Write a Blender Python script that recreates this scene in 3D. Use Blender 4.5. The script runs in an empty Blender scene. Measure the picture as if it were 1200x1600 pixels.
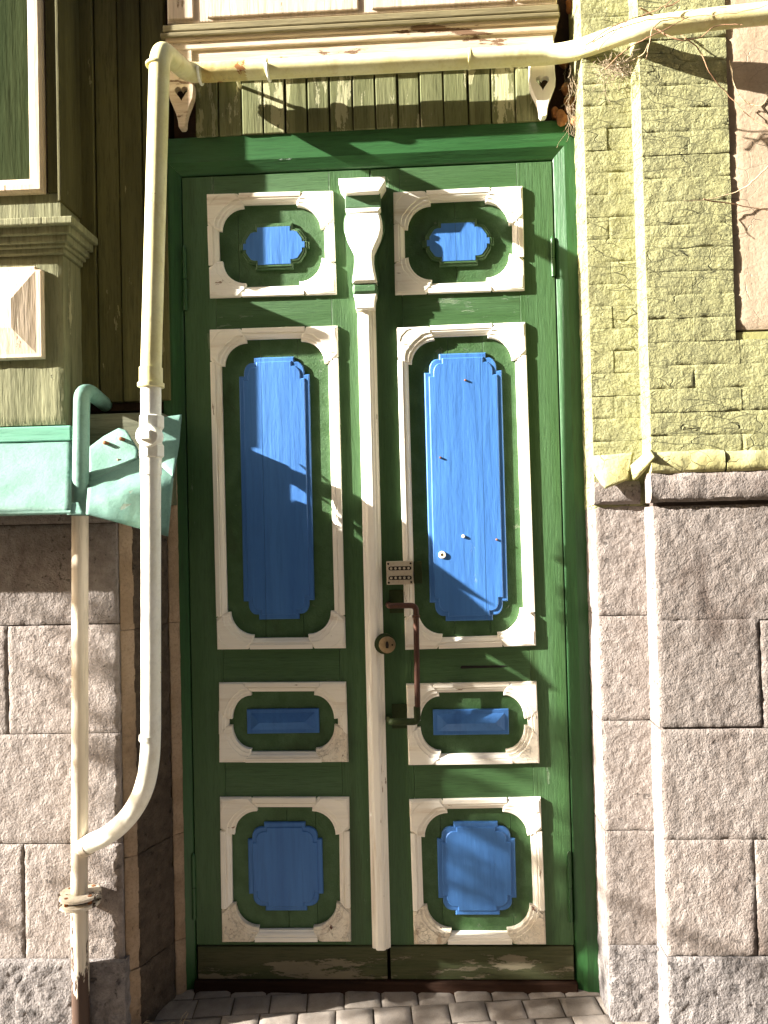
import bpy, bmesh, math, random
from mathutils import Vector, Matrix, noise
from mathutils.geometry import tessellate_polygon
R = math.radians
random.seed(7)
S = bpy.context.scene
COL = S.collection

# ------------------------------------------------------------------ camera
EYE, DIST, FPX = 1.43, 2.4, 1200.0
YAW, PIT, ROL = R(-2.554), R(1.105), R(-1.375)
_fw = Vector((math.sin(YAW)*math.cos(PIT), math.cos(YAW)*math.cos(PIT), math.sin(PIT)))
_rt = Vector((math.cos(YAW), -math.sin(YAW), 0)); _up = _rt.cross(_fw)
RT = _rt*math.cos(ROL) + _up*math.sin(ROL); UP = -_rt*math.sin(ROL) + _up*math.cos(ROL)
cam_data = bpy.data.cameras.new('camera'); cam = bpy.data.objects.new('camera', cam_data); COL.objects.link(cam)
cam_data.sensor_fit = 'VERTICAL'; cam_data.sensor_height = 36; cam_data.sensor_width = 27; cam_data.lens = FPX/1600*36
cam_data.clip_start = 0.05; cam_data.clip_end = 500
m = Matrix((RT, UP, -_fw)).transposed().to_4x4(); m.translation = (0, -DIST, EYE)
cam.matrix_world = m
S.camera = cam
S.render.resolution_x, S.render.resolution_y = 768, 1024

# ------------------------------------------------------------------ sky and sun
SX, SY = 3.6, 1.6                       # sunlight travels (SX, 1, -SY): in from the left, raking the facade
sundir = Vector((SX, 1, -SY)).normalized()
elev = math.asin(-sundir.z)
to_sun = -sundir
W = bpy.data.worlds.new('World'); S.world = W; W.use_nodes = True
nt = W.node_tree
sky = nt.nodes.new('ShaderNodeTexSky'); sky.sky_type = 'NISHITA'; sky.sun_disc = False
sky.sun_elevation = elev; sky.sun_rotation = math.atan2(to_sun.x, to_sun.y)
sky.dust_density = 6.0; sky.air_density = 1.0; sky.ozone_density = 0.6
bg = nt.nodes['Background']; bg.inputs['Strength'].default_value = 0.05
nt.links.new(sky.outputs[0], bg.inputs[0])
sl = bpy.data.lights.new('sun', 'SUN'); sl.energy = 5.0; sl.angle = R(0.5); sl.color = (1.0, 0.955, 0.875)
so = bpy.data.objects.new('sun', sl); COL.objects.link(so)
so.rotation_euler = sundir.to_track_quat('-Z', 'Y').to_euler(); so.location = (-6, -4, 6)
S.view_settings.view_transform = 'Standard'; S.view_settings.look = 'None'
S.view_settings.exposure = 2.75; S.view_settings.gamma = 1.0
S.render.engine = 'CYCLES'

# ------------------------------------------------------------------ pixel <-> place
def at(px, py, d):
    """world (x, z) of the point seen at photo pixel px,py when it stands d metres in front of the door face"""
    v = _fw*FPX + RT*(px-600) - UP*(py-800)
    t = (DIST-d)/v.y
    return v.x*t, EYE+v.z*t
def X(px, py, d): return at(px, py, d)[0]
def Z(px, py, d): return at(px, py, d)[1]

# ------------------------------------------------------------------ materials
MATS = {}
def mat(name, base, alt=None, dirt=None, dirt_amt=.5, dirt_scale=14, grain=None, gs=1.0, bump=.0012, rough=.65,
        patch=None, patch_t=.62, patch_scale=9, fine=90, mid=18, crack=None, flake=None, pits=None, gmix=None, vary=0, spec=.25, metal=0.0):
    """painted / weathered surface: base<->alt blotches, dirt streaks, worn-through patches, grain and paint relief"""
    M = bpy.data.materials.new(name); M.use_nodes = True; MATS[name] = M
    n, l = M.node_tree.nodes, M.node_tree.links
    P = n['Principled BSDF']; P.inputs['Roughness'].default_value = rough
    P.inputs['Specular IOR Level'].default_value = spec; P.inputs['Metallic'].default_value = metal
    g = n.new('ShaderNodeNewGeometry')
    def nz(scale, st=(1, 1, 1), det=4, ro=.6, off=(0, 0, 0)):
        mp = n.new('ShaderNodeMapping'); mp.inputs['Scale'].default_value = st; mp.inputs['Location'].default_value = off
        l.new(g.outputs['Position'], mp.inputs['Vector'])
        t = n.new('ShaderNodeTexNoise'); t.inputs['Scale'].default_value = scale; t.inputs['Detail'].default_value = det
        t.inputs['Roughness'].default_value = ro; l.new(mp.outputs[0], t.inputs['Vector']); return t.outputs['Fac']
    def ramp(s, a, b):
        r = n.new('ShaderNodeMapRange'); r.interpolation_type = 'SMOOTHSTEP'
        r.inputs['From Min'].default_value = a; r.inputs['From Max'].default_value = b
        l.new(s, r.inputs['Value']); return r.outputs['Result']
    def mix(f, a, b):
        x = n.new('ShaderNodeMix'); x.data_type = 'RGBA'
        if isinstance(f, (int, float)): x.inputs[0].default_value = f
        else: l.new(f, x.inputs[0])
        for i, c in ((6, a), (7, b)):
            if isinstance(c, tuple): x.inputs[i].default_value = (*c, 1)
            else: l.new(c, x.inputs[i])
        return x.outputs[2]
    def math_(op, a, b):
        x = n.new('ShaderNodeMath'); x.operation = op
        for i, c in ((0, a), (1, b)):
            if isinstance(c, (int, float)): x.inputs[i].default_value = c
            else: l.new(c, x.inputs[i])
        return x.outputs[0]
    st = {'z': (1, 1, .07), 'x': (.07, 1, 1), None: (1, 1, 1)}[grain]
    alt = alt or tuple(c*.82 for c in base)
    col = mix(ramp(nz(mid*.5, st if grain else (1, 1, 1), 5), .35, .65), base, alt)
    col = mix(math_('MULTIPLY', ramp(nz(fine*1.3*gs, st, 4, .75), .45, .7), .6 if gmix is None and grain else .45 if gmix is None else gmix), col, tuple(c*.55 for c in base))
    hgt = math_('MULTIPLY', nz(fine*gs, st, 3, .65), .6)
    hgt = math_('ADD', hgt, math_('MULTIPLY', nz(mid, (1, 1, 1) if not grain else tuple((a+.25)/1.25 for a in st), 4, .6, (3, 1, 7)), .9))
    if dirt:
        f = ramp(nz(dirt_scale, st if grain else (1, 1, .5), 6, .7, (5, 2, 1)), .52, .72)
        col = mix(math_('MULTIPLY', f, dirt_amt), col, dirt)
    if crack:
        mp = n.new('ShaderNodeMapping'); mp.inputs['Scale'].default_value = crack[1]
        l.new(g.outputs['Position'], mp.inputs['Vector'])
        dm = n.new('ShaderNodeVectorMath'); dm.operation = 'ADD'
        tn = n.new('ShaderNodeTexNoise'); tn.inputs['Scale'].default_value = crack[0]*.6
        l.new(mp.outputs[0], tn.inputs['Vector']); l.new(mp.outputs[0], dm.inputs[0])
        sc = n.new('ShaderNodeVectorMath'); sc.operation = 'SCALE'; sc.inputs['Scale'].default_value = 1.2/crack[0]
        l.new(tn.outputs['Color'], sc.inputs[0]); l.new(sc.outputs[0], dm.inputs[1])
        v = n.new('ShaderNodeTexVoronoi'); v.feature = 'DISTANCE_TO_EDGE'; v.inputs['Scale'].default_value = crack[0]
        l.new(dm.outputs[0], v.inputs['Vector'])
        c = math_('MULTIPLY', ramp(v.outputs['Distance'], crack[2], 0.0), ramp(nz(crack[0]*.35, (1, 1, 1), 2), .45, .6))
        col = mix(math_('MULTIPLY', c, .5), col, tuple(q*.25 for q in base))
        hgt = math_('SUBTRACT', hgt, math_('MULTIPLY', c, 1.6))
    if pits:
        f = ramp(nz(pits[0], (1, 1, .8), 5, .7, (2, 8, 3)), pits[1], pits[1]+.05)
        hgt = math_('SUBTRACT', hgt, math_('MULTIPLY', f, 1.3)); col = mix(math_('MULTIPLY', f, .6), col, tuple(q*.3 for q in base))
    if flake:
        for sc_, th, am in ((flake[0], .53, .8), (flake[1], .57, .6), (flake[1]*2.1, .60, .4)):
            f = ramp(nz(sc_, (1, 1, 1.7), 7, .62, (sc_, 2, 1)), th, th+.012)
            hgt = math_('SUBTRACT', hgt, math_('MULTIPLY', f, am)); col = mix(math_('MULTIPLY', f, .16), col, tuple(c*1.2 for c in base))
    if patch:
        f = ramp(nz(patch_scale, {'z': (1, 1, .22), 'x': (.22, 1, 1), None: (1, 1, 1)}[grain], 8, .68, (9, 4, 2)), patch_t, patch_t+.02)
        col = mix(f, col, patch); hgt = math_('SUBTRACT', hgt, math_('MULTIPLY', f, .5))
    if vary:
        oi = n.new('ShaderNodeObjectInfo'); hs = n.new('ShaderNodeHueSaturation')
        mr = n.new('ShaderNodeMapRange'); mr.inputs['To Min'].default_value = 1-vary; mr.inputs['To Max'].default_value = 1+vary
        l.new(oi.outputs['Random'], mr.inputs['Value']); l.new(mr.outputs[0], hs.inputs['Value']); l.new(col, hs.inputs['Color']); col = hs.outputs[0]
    l.new(col, P.inputs['Base Color'])
    b = n.new('ShaderNodeBump'); b.inputs['Strength'].default_value = 1.0; b.inputs['Distance'].default_value = bump
    l.new(hgt, b.inputs['Height']); l.new(b.outputs[0], P.inputs['Normal'])
    return M
mat('white_paint', (.87, .84, .76), (.82, .77, .66), (.48, .36, .22), .55, 30, 'z', 1, .0010, .5, (.24, .15, .085), .655, 34, gmix=.15)
mat('white_paint_flat', (.87, .84, .76), (.82, .77, .66), (.48, .36, .22), .5, 30, 'x', 1, .0010, .5, (.24, .15, .085), .655, 34, gmix=.15)
mat('white_paint_crazed', (.80, .74, .62), (.72, .64, .51), (.34, .22, .12), .6, 20, None, 1, .0012, .6, (.13, .05, .03), .635, 22, crack=(90, (1, 1, 1), .05))
mat('green_door', (.030, .082, .022), (.050, .112, .042), (.020, .044, .009), .75, 7, None, 1, .0019, .55, (.095, .14, .07), .655, 18, fine=170, mid=34, spec=.4)
mat('green_door_grain', (.030, .082, .022), (.050, .112, .042), (.020, .044, .009), .75, 7, 'z', 1.5, .0019, .52, (.095, .145, .075), .63, 12, fine=110, spec=.4)
mat('green_rail', (.030, .082, .022), (.050, .112, .042), (.020, .044, .009), .75, 7, 'x', 1.5, .0019, .52, (.095, .145, .075), .63, 12, fine=110, spec=.4)
mat('green_frame', (.013, .062, .014), (.022, .084, .024), (.008, .030, .006), .7, 9, 'z', 1.3, .0015, .42, (.05, .11, .045), .69, 14, spec=.4)
mat('green_frame_head', (.015, .070, .016), (.024, .092, .026), (.009, .034, .007), .6, 9, 'x', 1.3, .0018, .42, (.055, .12, .05), .68, 14, spec=.4)
mat('green_faded', (.075, .15, .075), (.055, .12, .05), (.03, .04, .02), .5, 12, None, 1, .0014, .6, (.16, .22, .14), .66, 30)
mat('kick_wood', (.040, .055, .022), (.080, .074, .040), (.022, .022, .011), .8, 7, 'x', 1.5, .0032, .75, (.16, .14, .095), .56, 10, spec=.15)
mat('threshold_wood', (.022, .012, .008), (.034, .018, .012), (.010, .007, .005), .7, 10, 'x', 1.1, .0015, .85, spec=.05)
mat('blue_paint', (.042, .140, .385), (.053, .168, .435), (.024, .086, .255), .7, 5, 'z', .6, .0024, .48, (.075, .19, .42), .69, 16, fine=75, mid=24, spec=.3, gmix=.25)
mat('mint_paint', (.110, .205, .168), (.130, .235, .196), (.058, .14, .105), .65, 6, None, 1, .0020, .5, (.15, .19, .15), .68, 9, fine=70, gmix=.3)
mat('mint_wood', (.085, .26, .17), (.11, .29, .21), (.04, .10, .055), .7, 9, 'x', 1, .0018, .6, (.07, .07, .045), .63, 9)
mat('pipe_yellow', (.64, .585, .29), (.69, .65, .38), (.40, .28, .10), .5, 10, None, 1, .0009, .40, (.26, .12, .04), .69, 9, fine=60, gmix=.2)
mat('pipe_rusty', (.58, .51, .23), (.50, .38, .13), (.34, .20, .06), .8, 12, None, 1, .0012, .55, (.28, .12, .035), .585, 10, fine=60)
mat('pipe_white', (.80, .79, .68), (.84, .83, .75), (.52, .46, .31), .5, 11, None, 1, .0009, .40, (.42, .34, .18), .70, 16, fine=60, gmix=.2)
mat('pipe_cream', (.58, .50, .39), (.66, .59, .50), (.30, .19, .10), .65, 14, 'z', .6, .0011, .55, (.12, .05, .03), .68, 16)
mat('pipe_cream_worn', (.60, .53, .42), (.66, .60, .50), (.16, .09, .05), .75, 16, 'z', .6, .0016, .6, (.055, .032, .022), .535, 13)
mat('rust', (.16, .055, .02), (.28, .12, .05), (.06, .02, .01), .6, 30, None, 1, .0015, .8)
mat('brick_paint', (.275, .268, .128), (.225, .222, .112), (.125, .115, .050), .6, 11, None, 1, .0050, .82, (.32, .075, .04), .765, 20, fine=130, mid=34, flake=(11, 26), pits=(36, .69), vary=.06, crack=(14, (.55, 1, 1.9), .018))
mat('brick_bed', (.33, .31, .12), (.28, .27, .11), (.10, .09, .04), .6, 20, None, 1, .002, .8)
mat('ledge_paint', (.36, .33, .145), (.40, .38, .20), (.15, .12, .05), .7, 16, None, 1, .0026, .7, (.08, .06, .035), .67, 22, crack=(22, (1, 1, 1), .02))
mat('peach_plaster', (.40, .315, .225), (.355, .27, .185), (.26, .175, .105), .7, 5, None, 1, .0020, .75, (.45, .37, .27), .68, 7, crack=(13, (1, 1, 1.7), .014))
mat('peach_wood', (.62, .51, .39), (.55, .43, .31), (.32, .21, .12), .6, 14, 'z', .8, .0024, .65, (.28, .19, .11), .65, 20)
mat('stone', (.182, .153, .136), (.24, .208, .190), (.075, .053, .043), .75, 7, None, 1, .0058, .92, (.285, .252, .232), .67, 7, fine=170, mid=55, pits=(44, .63), vary=.14)
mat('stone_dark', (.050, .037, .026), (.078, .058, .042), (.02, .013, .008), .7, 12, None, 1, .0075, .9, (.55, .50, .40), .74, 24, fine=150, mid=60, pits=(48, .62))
mat('stone_base', (.135, .12, .115), (.21, .19, .182), (.028, .024, .024), .85, 8, None, 1, .0085, .92, (.42, .39, .30), .69, 10, fine=150, mid=60, pits=(40, .60), vary=.1)
mat('stone_edge', (.23, .16, .10), (.30, .22, .15), (.10, .065, .04), .6, 12, None, 1, .0042, .85, pits=(40, .66))
mat('mortar', (.09, .07, .06), None, None, bump=.002, rough=.95)
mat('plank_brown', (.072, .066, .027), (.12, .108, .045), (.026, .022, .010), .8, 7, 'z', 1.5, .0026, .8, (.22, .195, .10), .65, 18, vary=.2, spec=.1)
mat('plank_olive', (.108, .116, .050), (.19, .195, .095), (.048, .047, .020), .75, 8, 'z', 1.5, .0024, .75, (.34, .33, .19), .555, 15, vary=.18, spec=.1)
mat('beam_grey', (.075, .085, .045), (.12, .12, .08), (.03, .03, .02), .6, 9, 'x', 1.2, .0018, .85)
mat('sill_peach', (.50, .39, .28), (.60, .50, .38), (.19, .11, .055), .7, 12, 'x', 1.3, .0024, .75, (.16, .095, .055), .59, 14)
mat('sill_dark', (.15, .125, .062), (.26, .225, .13), (.035, .025, .014), .8, 12, 'x', 1.3, .003, .85, (.30, .25, .15), .64, 14)
mat('bay_plaster', (.150, .150, .084), (.205, .20, .115), (.055, .050, .028), .8, 12, 'z', .9, .0042, .8, (.31, .29, .175), .63, 16, pits=(50, .68), spec=.1)
mat('bay_green', (.020, .028, .013), (.036, .046, .021), (.009, .010, .006), .6, 10, 'z', .8, .004, .9, (.11, .107, .052), .65, 13, spec=.0)
mat('paver', (.165, .140, .118), (.195, .17, .148), (.10, .082, .064), .6, 7, None, 1, .0014, .9, fine=260, mid=40, vary=.14)
mat('paver_bed', (.075, .058, .038), (.10, .078, .052), None, bump=.004, rough=1, fine=200)
mat('street', (.12, .10, .08), (.15, .13, .105), (.075, .062, .05), .5, 3, None, 1, .003, .95)
mat('bronze', (.050, .019, .011), (.075, .030, .016), (.02, .008, .006), .5, 30, None, 1, .0004, .5, spec=.3)
mat('steel_plate', (.50, .44, .34), (.42, .36, .27), (.25, .18, .11), .5, 40, None, 1, .0003, .4, metal=.3)
mat('black', (.012, .010, .009), None, None, bump=.0003, rough=.6)
mat('brass', (.34, .25, .14), (.24, .17, .09), (.10, .06, .03), .5, 60, None, 1, .0003, .4, metal=.4)
mat('foam', (.26, .10, .035), (.36, .17, .07), (.09, .03, .015), .7, 24, None, 1, .004, .9)
mat('twig', (.36, .27, .16), (.44, .34, .21), None, bump=.0006, rough=.8)
mat('twig_red', (.24, .13, .075), (.30, .18, .10), None, bump=.0006, rough=.8)
mat('tow', (.30, .24, .16), (.20, .15, .10), None, bump=.0005, rough=.9)
mat('gap_shade', (.030, .018, .012), (.05, .025, .015), None, bump=.003, rough=.95)  # near-black colour stands in for shade in the gaps behind the facade
mat('far_plaster', (.36, .25, .14), (.40, .29, .17), (.22, .15, .09), .5, 2, None, 1, .003, .9)
mat('green_dark', (.022, .034, .011), (.032, .046, .016), None, bump=.0006, rough=.6, spec=.15)
mat('leaf', (.07, .11, .03), (.10, .13, .04), None, bump=.0005, rough=.6)
mat('bark', (.12, .09, .06), (.17, .13, .09), (.05, .04, .03), .6, 10, 'z', .5, .008, .9)

# ------------------------------------------------------------------ mesh helpers (points are x, d, z; d = metres in front of the door)
class MB:
    def __init__(s): s.v = []; s.f = []; s.smooth = False; s.disp = None
    def add(s, vs, fs):
        o = len(s.v); s.v += [tuple(p) for p in vs]; s.f += [tuple(i+o for i in f) for f in fs]; return s
    def box(s, x0, x1, d0, d1, z0, z1):
        return s.add([(x0,d0,z0),(x1,d0,z0),(x1,d1,z0),(x0,d1,z0),(x0,d0,z1),(x1,d0,z1),(x1,d1,z1),(x0,d1,z1)],
                     [(0,1,2,3),(4,5,6,7),(0,1,5,4),(1,2,6,5),(2,3,7,6),(3,0,4,7)])
    def hexa(s, back, front):
        """eight corners: back quad and front quad, each four (x,d,z)"""
        return s.add(list(back)+list(front), [(0,1,2,3),(4,5,6,7),(0,1,5,4),(1,2,6,5),(2,3,7,6),(3,0,4,7)])
    def prism(s, poly, d0, d1, holes=(), bevel=0):
        """outline in x,z pushed from depth d0 out to d1; bevel turns the front edge in"""
        loops = [list(poly)]+[list(h) for h in holes]
        def inset(lp, b):
            a = sum(lp[i][0]*lp[(i+1)%len(lp)][1]-lp[(i+1)%len(lp)][0]*lp[i][1] for i in range(len(lp)))
            sg = 1 if a > 0 else -1; out = []
            for i in range(len(lp)):
                p, q, r = Vector(lp[i-1]), Vector(lp[i]), Vector(lp[(i+1) % len(lp)])
                e1 = (q-p); e2 = (r-q)
                if e1.length < 1e-9 or e2.length < 1e-9: out.append(tuple(q)); continue
                e1.normalize(); e2.normalize()
                n1 = Vector((-e1.y, e1.x))*sg; n2 = Vector((-e2.y, e2.x))*sg; k = 1+n1.dot(n2)
                out.append(tuple(q+(n1+n2)*(b/max(k, .45))))
            return out
        for li, lp in enumerate(loops):
            n = len(lp); rings = [[(x, d0, z) for x, z in lp]]
            if bevel and li == 0:
                rings.append([(x, d1-bevel, z) for x, z in lp]); lp = inset(lp, bevel); loops[0] = lp
            rings.append([(x, d1, z) for x, z in lp])
            vs = [p for r in rings for p in r]
            s.add(vs, [(k*n+i, k*n+(i+1) % n, (k+1)*n+(i+1) % n, (k+1)*n+i) for k in range(len(rings)-1) for i in range(n)])
        for d, lps in ((d1, loops), (d0, [list(poly)]+[list(h) for h in holes])):
            vs = [Vector((x, z, 0)) for lp in lps for x, z in lp]
            tr = tessellate_polygon([[Vector((x, z, 0)) for x, z in lp] for lp in lps])
            s.add([(v.x, d, v.y) for v in vs], tr)
        return s
    def bar(s, prof, p0, p1, w, cut0=0, cut1=0):
        """moulding of section prof [(across, height)] from p0 to p1 (x,z); w = unit vector across; ends mitred by cut (along per across)"""
        p0, p1, w = Vector(p0), Vector(p1), Vector(w); t = (p1-p0).normalized(); n = len(prof)
        vs = []
        for p, c in ((p0, cut0), (p1, -cut1)):
            for u, h in prof:
                q = p+w*u+t*(c*u); vs.append((q.x, h, q.y))
        return s.add(vs, [(i, (i+1) % n, n+(i+1) % n, n+i) for i in range(n)]+[tuple(range(n)), tuple(range(n, 2*n))])
    def tube(s, pts, r, n=16, cap=True):
        pts = [Vector(p) for p in pts]; rr = r if isinstance(r, (list, tuple)) else [r]*len(pts)
        t0 = (pts[1]-pts[0]).normalized(); a = t0.orthogonal().normalized(); rings = []
        for i, p in enumerate(pts):
            t = ((pts[min(i+1, len(pts)-1)]-pts[max(i-1, 0)])).normalized()
            a = (a-t*a.dot(t)).normalized(); b = t.cross(a)
            rings.append([p+(a*math.cos(2*math.pi*k/n)+b*math.sin(2*math.pi*k/n))*rr[i] for k in range(n)])
        fs = [(i*n+k, i*n+(k+1) % n, (i+1)*n+(k+1) % n, (i+1)*n+k) for i in range(len(pts)-1) for k in range(n)]
        if cap: fs += [tuple(range(n)), tuple(range((len(pts)-1)*n, len(pts)*n))]
        s.smooth = True
        return s.add([p for r_ in rings for p in r_], fs)
    def relief(s, O, U, V, N, w, h, depth, cell, amp, seed, round_=.006, freq=14, jit=0, coarse=.6):
        """rough block: front face w x h spanned by U,V at O, pushed along N by noise, edges rounded, sides going back by depth"""
        O, U, V, N = Vector(O), Vector(U), Vector(V), Vector(N)
        nx = max(3, round(w/cell)); nz_ = max(3, round(h/cell)); off = Vector((seed*3.1, seed*1.7, seed*2.3)); vs = []
        for j in range(nz_+1):
            for i in range(nx+1):
                u = w*i/nx; v = h*j/nz_
                e = min(u, w-u, v, h-v); k = max(0, 1-e/round_) if round_ else 0
                p = O+U*u+V*v
                q = Vector((u*freq, v*freq, 0))+off
                a = (noise.noise(q)*coarse+noise.noise(q*2.7)*.5+noise.noise(q*6.3)*.3)*amp
                a -= k*k*round_*.7
                pit = noise.noise(q*1.9+Vector((31, 7, 2)))
                if pit > .38: a -= min(.55, (pit-.38)*3)*amp
                js = noise.noise(q*2+Vector((5, 5, 5)))*jit*(1 if k > 0 else 0)
                if s.disp: a = s.disp(p); js = 0
                vs.append(p+N*a+U*js*(1 if u < w/2 else -1)+V*js)
        fs = [(j*(nx+1)+i, j*(nx+1)+i+1, (j+1)*(nx+1)+i+1, (j+1)*(nx+1)+i) for j in range(nz_) for i in range(nx)]
        bl = [i for i in range(nx+1)]+[j*(nx+1)+nx for j in range(1, nz_+1)]+[nz_*(nx+1)+i for i in range(nx-1, -1, -1)]+[j*(nx+1) for j in range(nz_-1, 0, -1)]
        nb = len(vs); ns = max(2, round(depth/max(cell*1.5, .012)))
        ring = bl
        for k in range(1, ns+1):
            new = []
            for c, b in enumerate(bl):
                p = vs[b]-N*(depth*k/ns)
                if k < ns: p = p+U*noise.noise(p*freq*1.5+off)*amp*.6
                vs.append(p); new.append(len(vs)-1)
            fs += [(ring[i], ring[(i+1) % len(bl)], new[(i+1) % len(bl)], new[i]) for i in range(len(bl))]
            ring = new
        s.smooth = True
        return s.add(vs, fs)

def make(name, mb, material, parent=None, bevel=0, label=None, cat=None, group=None, kind=None, solid=0, smooth=None, cut=None):
    me = bpy.data.meshes.new(name)
    vs = [Vector((p[0], -p[1], p[2])) for p in mb.v]
    lo = Vector([min(v[i] for v in vs) for i in range(3)]); hi = Vector([max(v[i] for v in vs) for i in range(3)]); c = (lo+hi)/2
    me.from_pydata([v-c for v in vs], [], mb.f)
    bm = bmesh.new(); bm.from_mesh(me)
    bmesh.ops.remove_doubles(bm, verts=bm.verts, dist=1e-5)
    if cut:
        x, keep = cut
        geom = bm.verts[:]+bm.edges[:]+bm.faces[:]
        r = bmesh.ops.bisect_plane(bm, geom=geom, plane_co=(x-c.x, 0, 0), plane_no=(1, 0, 0), clear_outer=keep < 0, clear_inner=keep > 0)
        bmesh.ops.holes_fill(bm, edges=[e for e in r['geom_cut'] if isinstance(e, bmesh.types.BMEdge)], sides=0)
    bmesh.ops.recalc_face_normals(bm, faces=bm.faces)
    bm.to_mesh(me); bm.free()
    sm = mb.smooth if smooth is None else smooth
    if sm:
        me.polygons.foreach_set('use_smooth', [True]*len(me.polygons))
        try: me.set_sharp_from_angle(angle=R(42))
        except Exception: pass
    me.materials.append(MATS[material])
    o = bpy.data.objects.new(name, me); COL.objects.link(o); o.location = c
    if bevel:
        b = o.modifiers.new('bevel', 'BEVEL'); b.width = bevel; b.segments = 2; b.limit_method = 'ANGLE'; b.angle_limit = R(40)
    if solid:
        b = o.modifiers.new('solid', 'SOLIDIFY'); b.thickness = solid; b.offset = 0
    if parent:
        o.parent = parent
        pw = Vector((0, 0, 0)); q = parent
        while q: pw += q.location; q = q.parent
        o.location = c-pw
    for k, v in (('label', label), ('category', cat), ('group', group), ('kind', kind)):
        if v: o[k] = v
    return o
def thing(name, label, cat, x, d, z, group=None):
    o = bpy.data.objects.new(name, None); COL.objects.link(o); o.location = (x, -d, z); o.empty_display_size = .05
    o['label'] = label; o['category'] = cat
    if group: o['group'] = group
    return o
def rnd(a, b): return random.uniform(a, b)
def fillet(pts, rad, n=8):
    """polyline with rounded corners; rad = one radius per inner corner"""
    pts = [Vector(p) for p in pts]; out = [pts[0]]
    for i in range(1, len(pts)-1):
        p, a, b = pts[i], (pts[i-1]-pts[i]), (pts[i+1]-pts[i])
        r = min(rad[i-1], a.length*.49, b.length*.49); A = p+a.normalized()*r; B = p+b.normalized()*r
        for k in range(n+1):
            t = k/n; out.append(A*(1-t)**2+p*2*t*(1-t)+B*t*t)
    out.append(pts[-1]); return out
def densify(pts, step):
    out = [Vector(pts[0])]
    for a, b in zip(pts, pts[1:]):
        a, b = Vector(a), Vector(b); n = max(1, int((b-a).length/step))
        out += [a.lerp(b, k/n) for k in range(1, n+1)]
    return out

# ================================================================== SETTING: ground
g = MB(); g.add([(-60, 60, -.028), (60, 60, -.028), (60, -8, -.028), (-60, -8, -.028)], [(0, 1, 2, 3)])
make('ground', g, 'street', kind='structure')
pave = MB(); pave.box(-1.3, 1.6, -.10, 1.15, -.026, -.0055)
pav = make('pavement', pave, 'paver_bed', kind='structure')
pm_ = MB(); pm_.relief((-.0535, -.0437, 0), (1, 0, 0), (0, 1, 0), (0, 0, 1), .107, .0875, .03, .011, .0010, 3, .006, 22)
px0 = make('paver', pm_, 'paver', pav)
pvw = Vector(pav.location); first = True
ang = R(5.5); PW, PH = .1115, .0915
for j in range(-9, 20):
    for i in range(-20, 24):
        u = i*PW+(.02*(j % 2)); v = j*PH
        x = u*math.cos(ang)+v*math.sin(ang)*.4; d = .12+v-u*math.sin(ang)
        if not (-1.25 < x < 1.55 and -.055 < d < 1.08): continue
        # nothing under the walls
        if x > .66 and d < .30: continue
        if x < -.80 and d < .22: continue
        if d < .0 and (x < -.72 or x > .52): continue
        o = px0 if first else px0.copy()
        if not first: COL.objects.link(o)
        first = False
        o.parent = pav
        o.location = Vector((x, -d, -.014+rnd(-.002, .0025)))-pvw
        o.rotation_euler = (rnd(-.022, .022), rnd(-.022, .022), ang+rnd(-.025, .025))

# ================================================================== SETTING: the house behind, as a dark backing
hw = MB(); hw.box(-2.6, 2.4, -.5, -.075, -.03, 4.2)  # backing added to stop light leaks; its dark colour paints the gap's shade
make('dark_backing', hw, 'gap_shade', label='added backing coloured dark for the shaded gap beside the window box', cat='wall')

# unseen house across the street, added to block sky and deepen the shade
oh = thing('sky_block_house', 'added unseen ochre house across the street, blocking sky light', 'house', 0, 6.0, -.02)
b = MB(); b.box(-13, 13, 6.0, 12.0, -.02, 10.5); make('wall', b, 'far_plaster', oh)
b = MB(); b.add([(-13.4, 5.6, 10.5), (13.4, 5.6, 10.5), (13.4, 12.4, 10.5), (-13.4, 12.4, 10.5), (-12, 9, 12.6), (12, 9, 12.6)], [(0, 1, 5, 4), (1, 2, 5), (2, 3, 4, 5), (3, 0, 4), (0, 1, 2, 3)]); make('roof', b, 'rust', oh)
for i in range(9):
    for j in range(3):
        b = MB(); b.box(-11.4+i*2.7, -10.3+i*2.7, 5.97, 6.02, 1.2+j*3.6, 3.0+j*3.6); wn = make('window', b, 'white_paint', oh)
        b = MB(); b.box(-11.32+i*2.7, -10.38+i*2.7, 5.955, 5.975, 1.28+j*3.6, 2.92+j*3.6); make('pane', b, 'black', wn)

# ------------------------------------------------ stones
def stone(parent, px0_, px1, py0, py1, d, material, seed, depth=.10, amp=.0030, gap=.0014, xl=None, xr=None):
    ym = (py0+py1)/2
    x0 = X(px0_, ym, d) if xl is None else xl; x1 = X(px1, ym, d) if xr is None else xr
    xc = max(-1.1, min(1.15, (x0+x1)/2)); pc = 653+xc*1200/(DIST-d)
    z1 = Z(pc, py0, d); z0 = Z(pc, py1, d)
    b = MB(); b.relief((x0+gap, d, z0+gap), (1, 0, 0), (0, 0, 1), (0, 1, 0), x1-x0-2*gap, z1-z0-2*gap, depth, .0075, amp, seed, .0045, 24, .001)
    return make('stone_block', b, material, parent)

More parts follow.
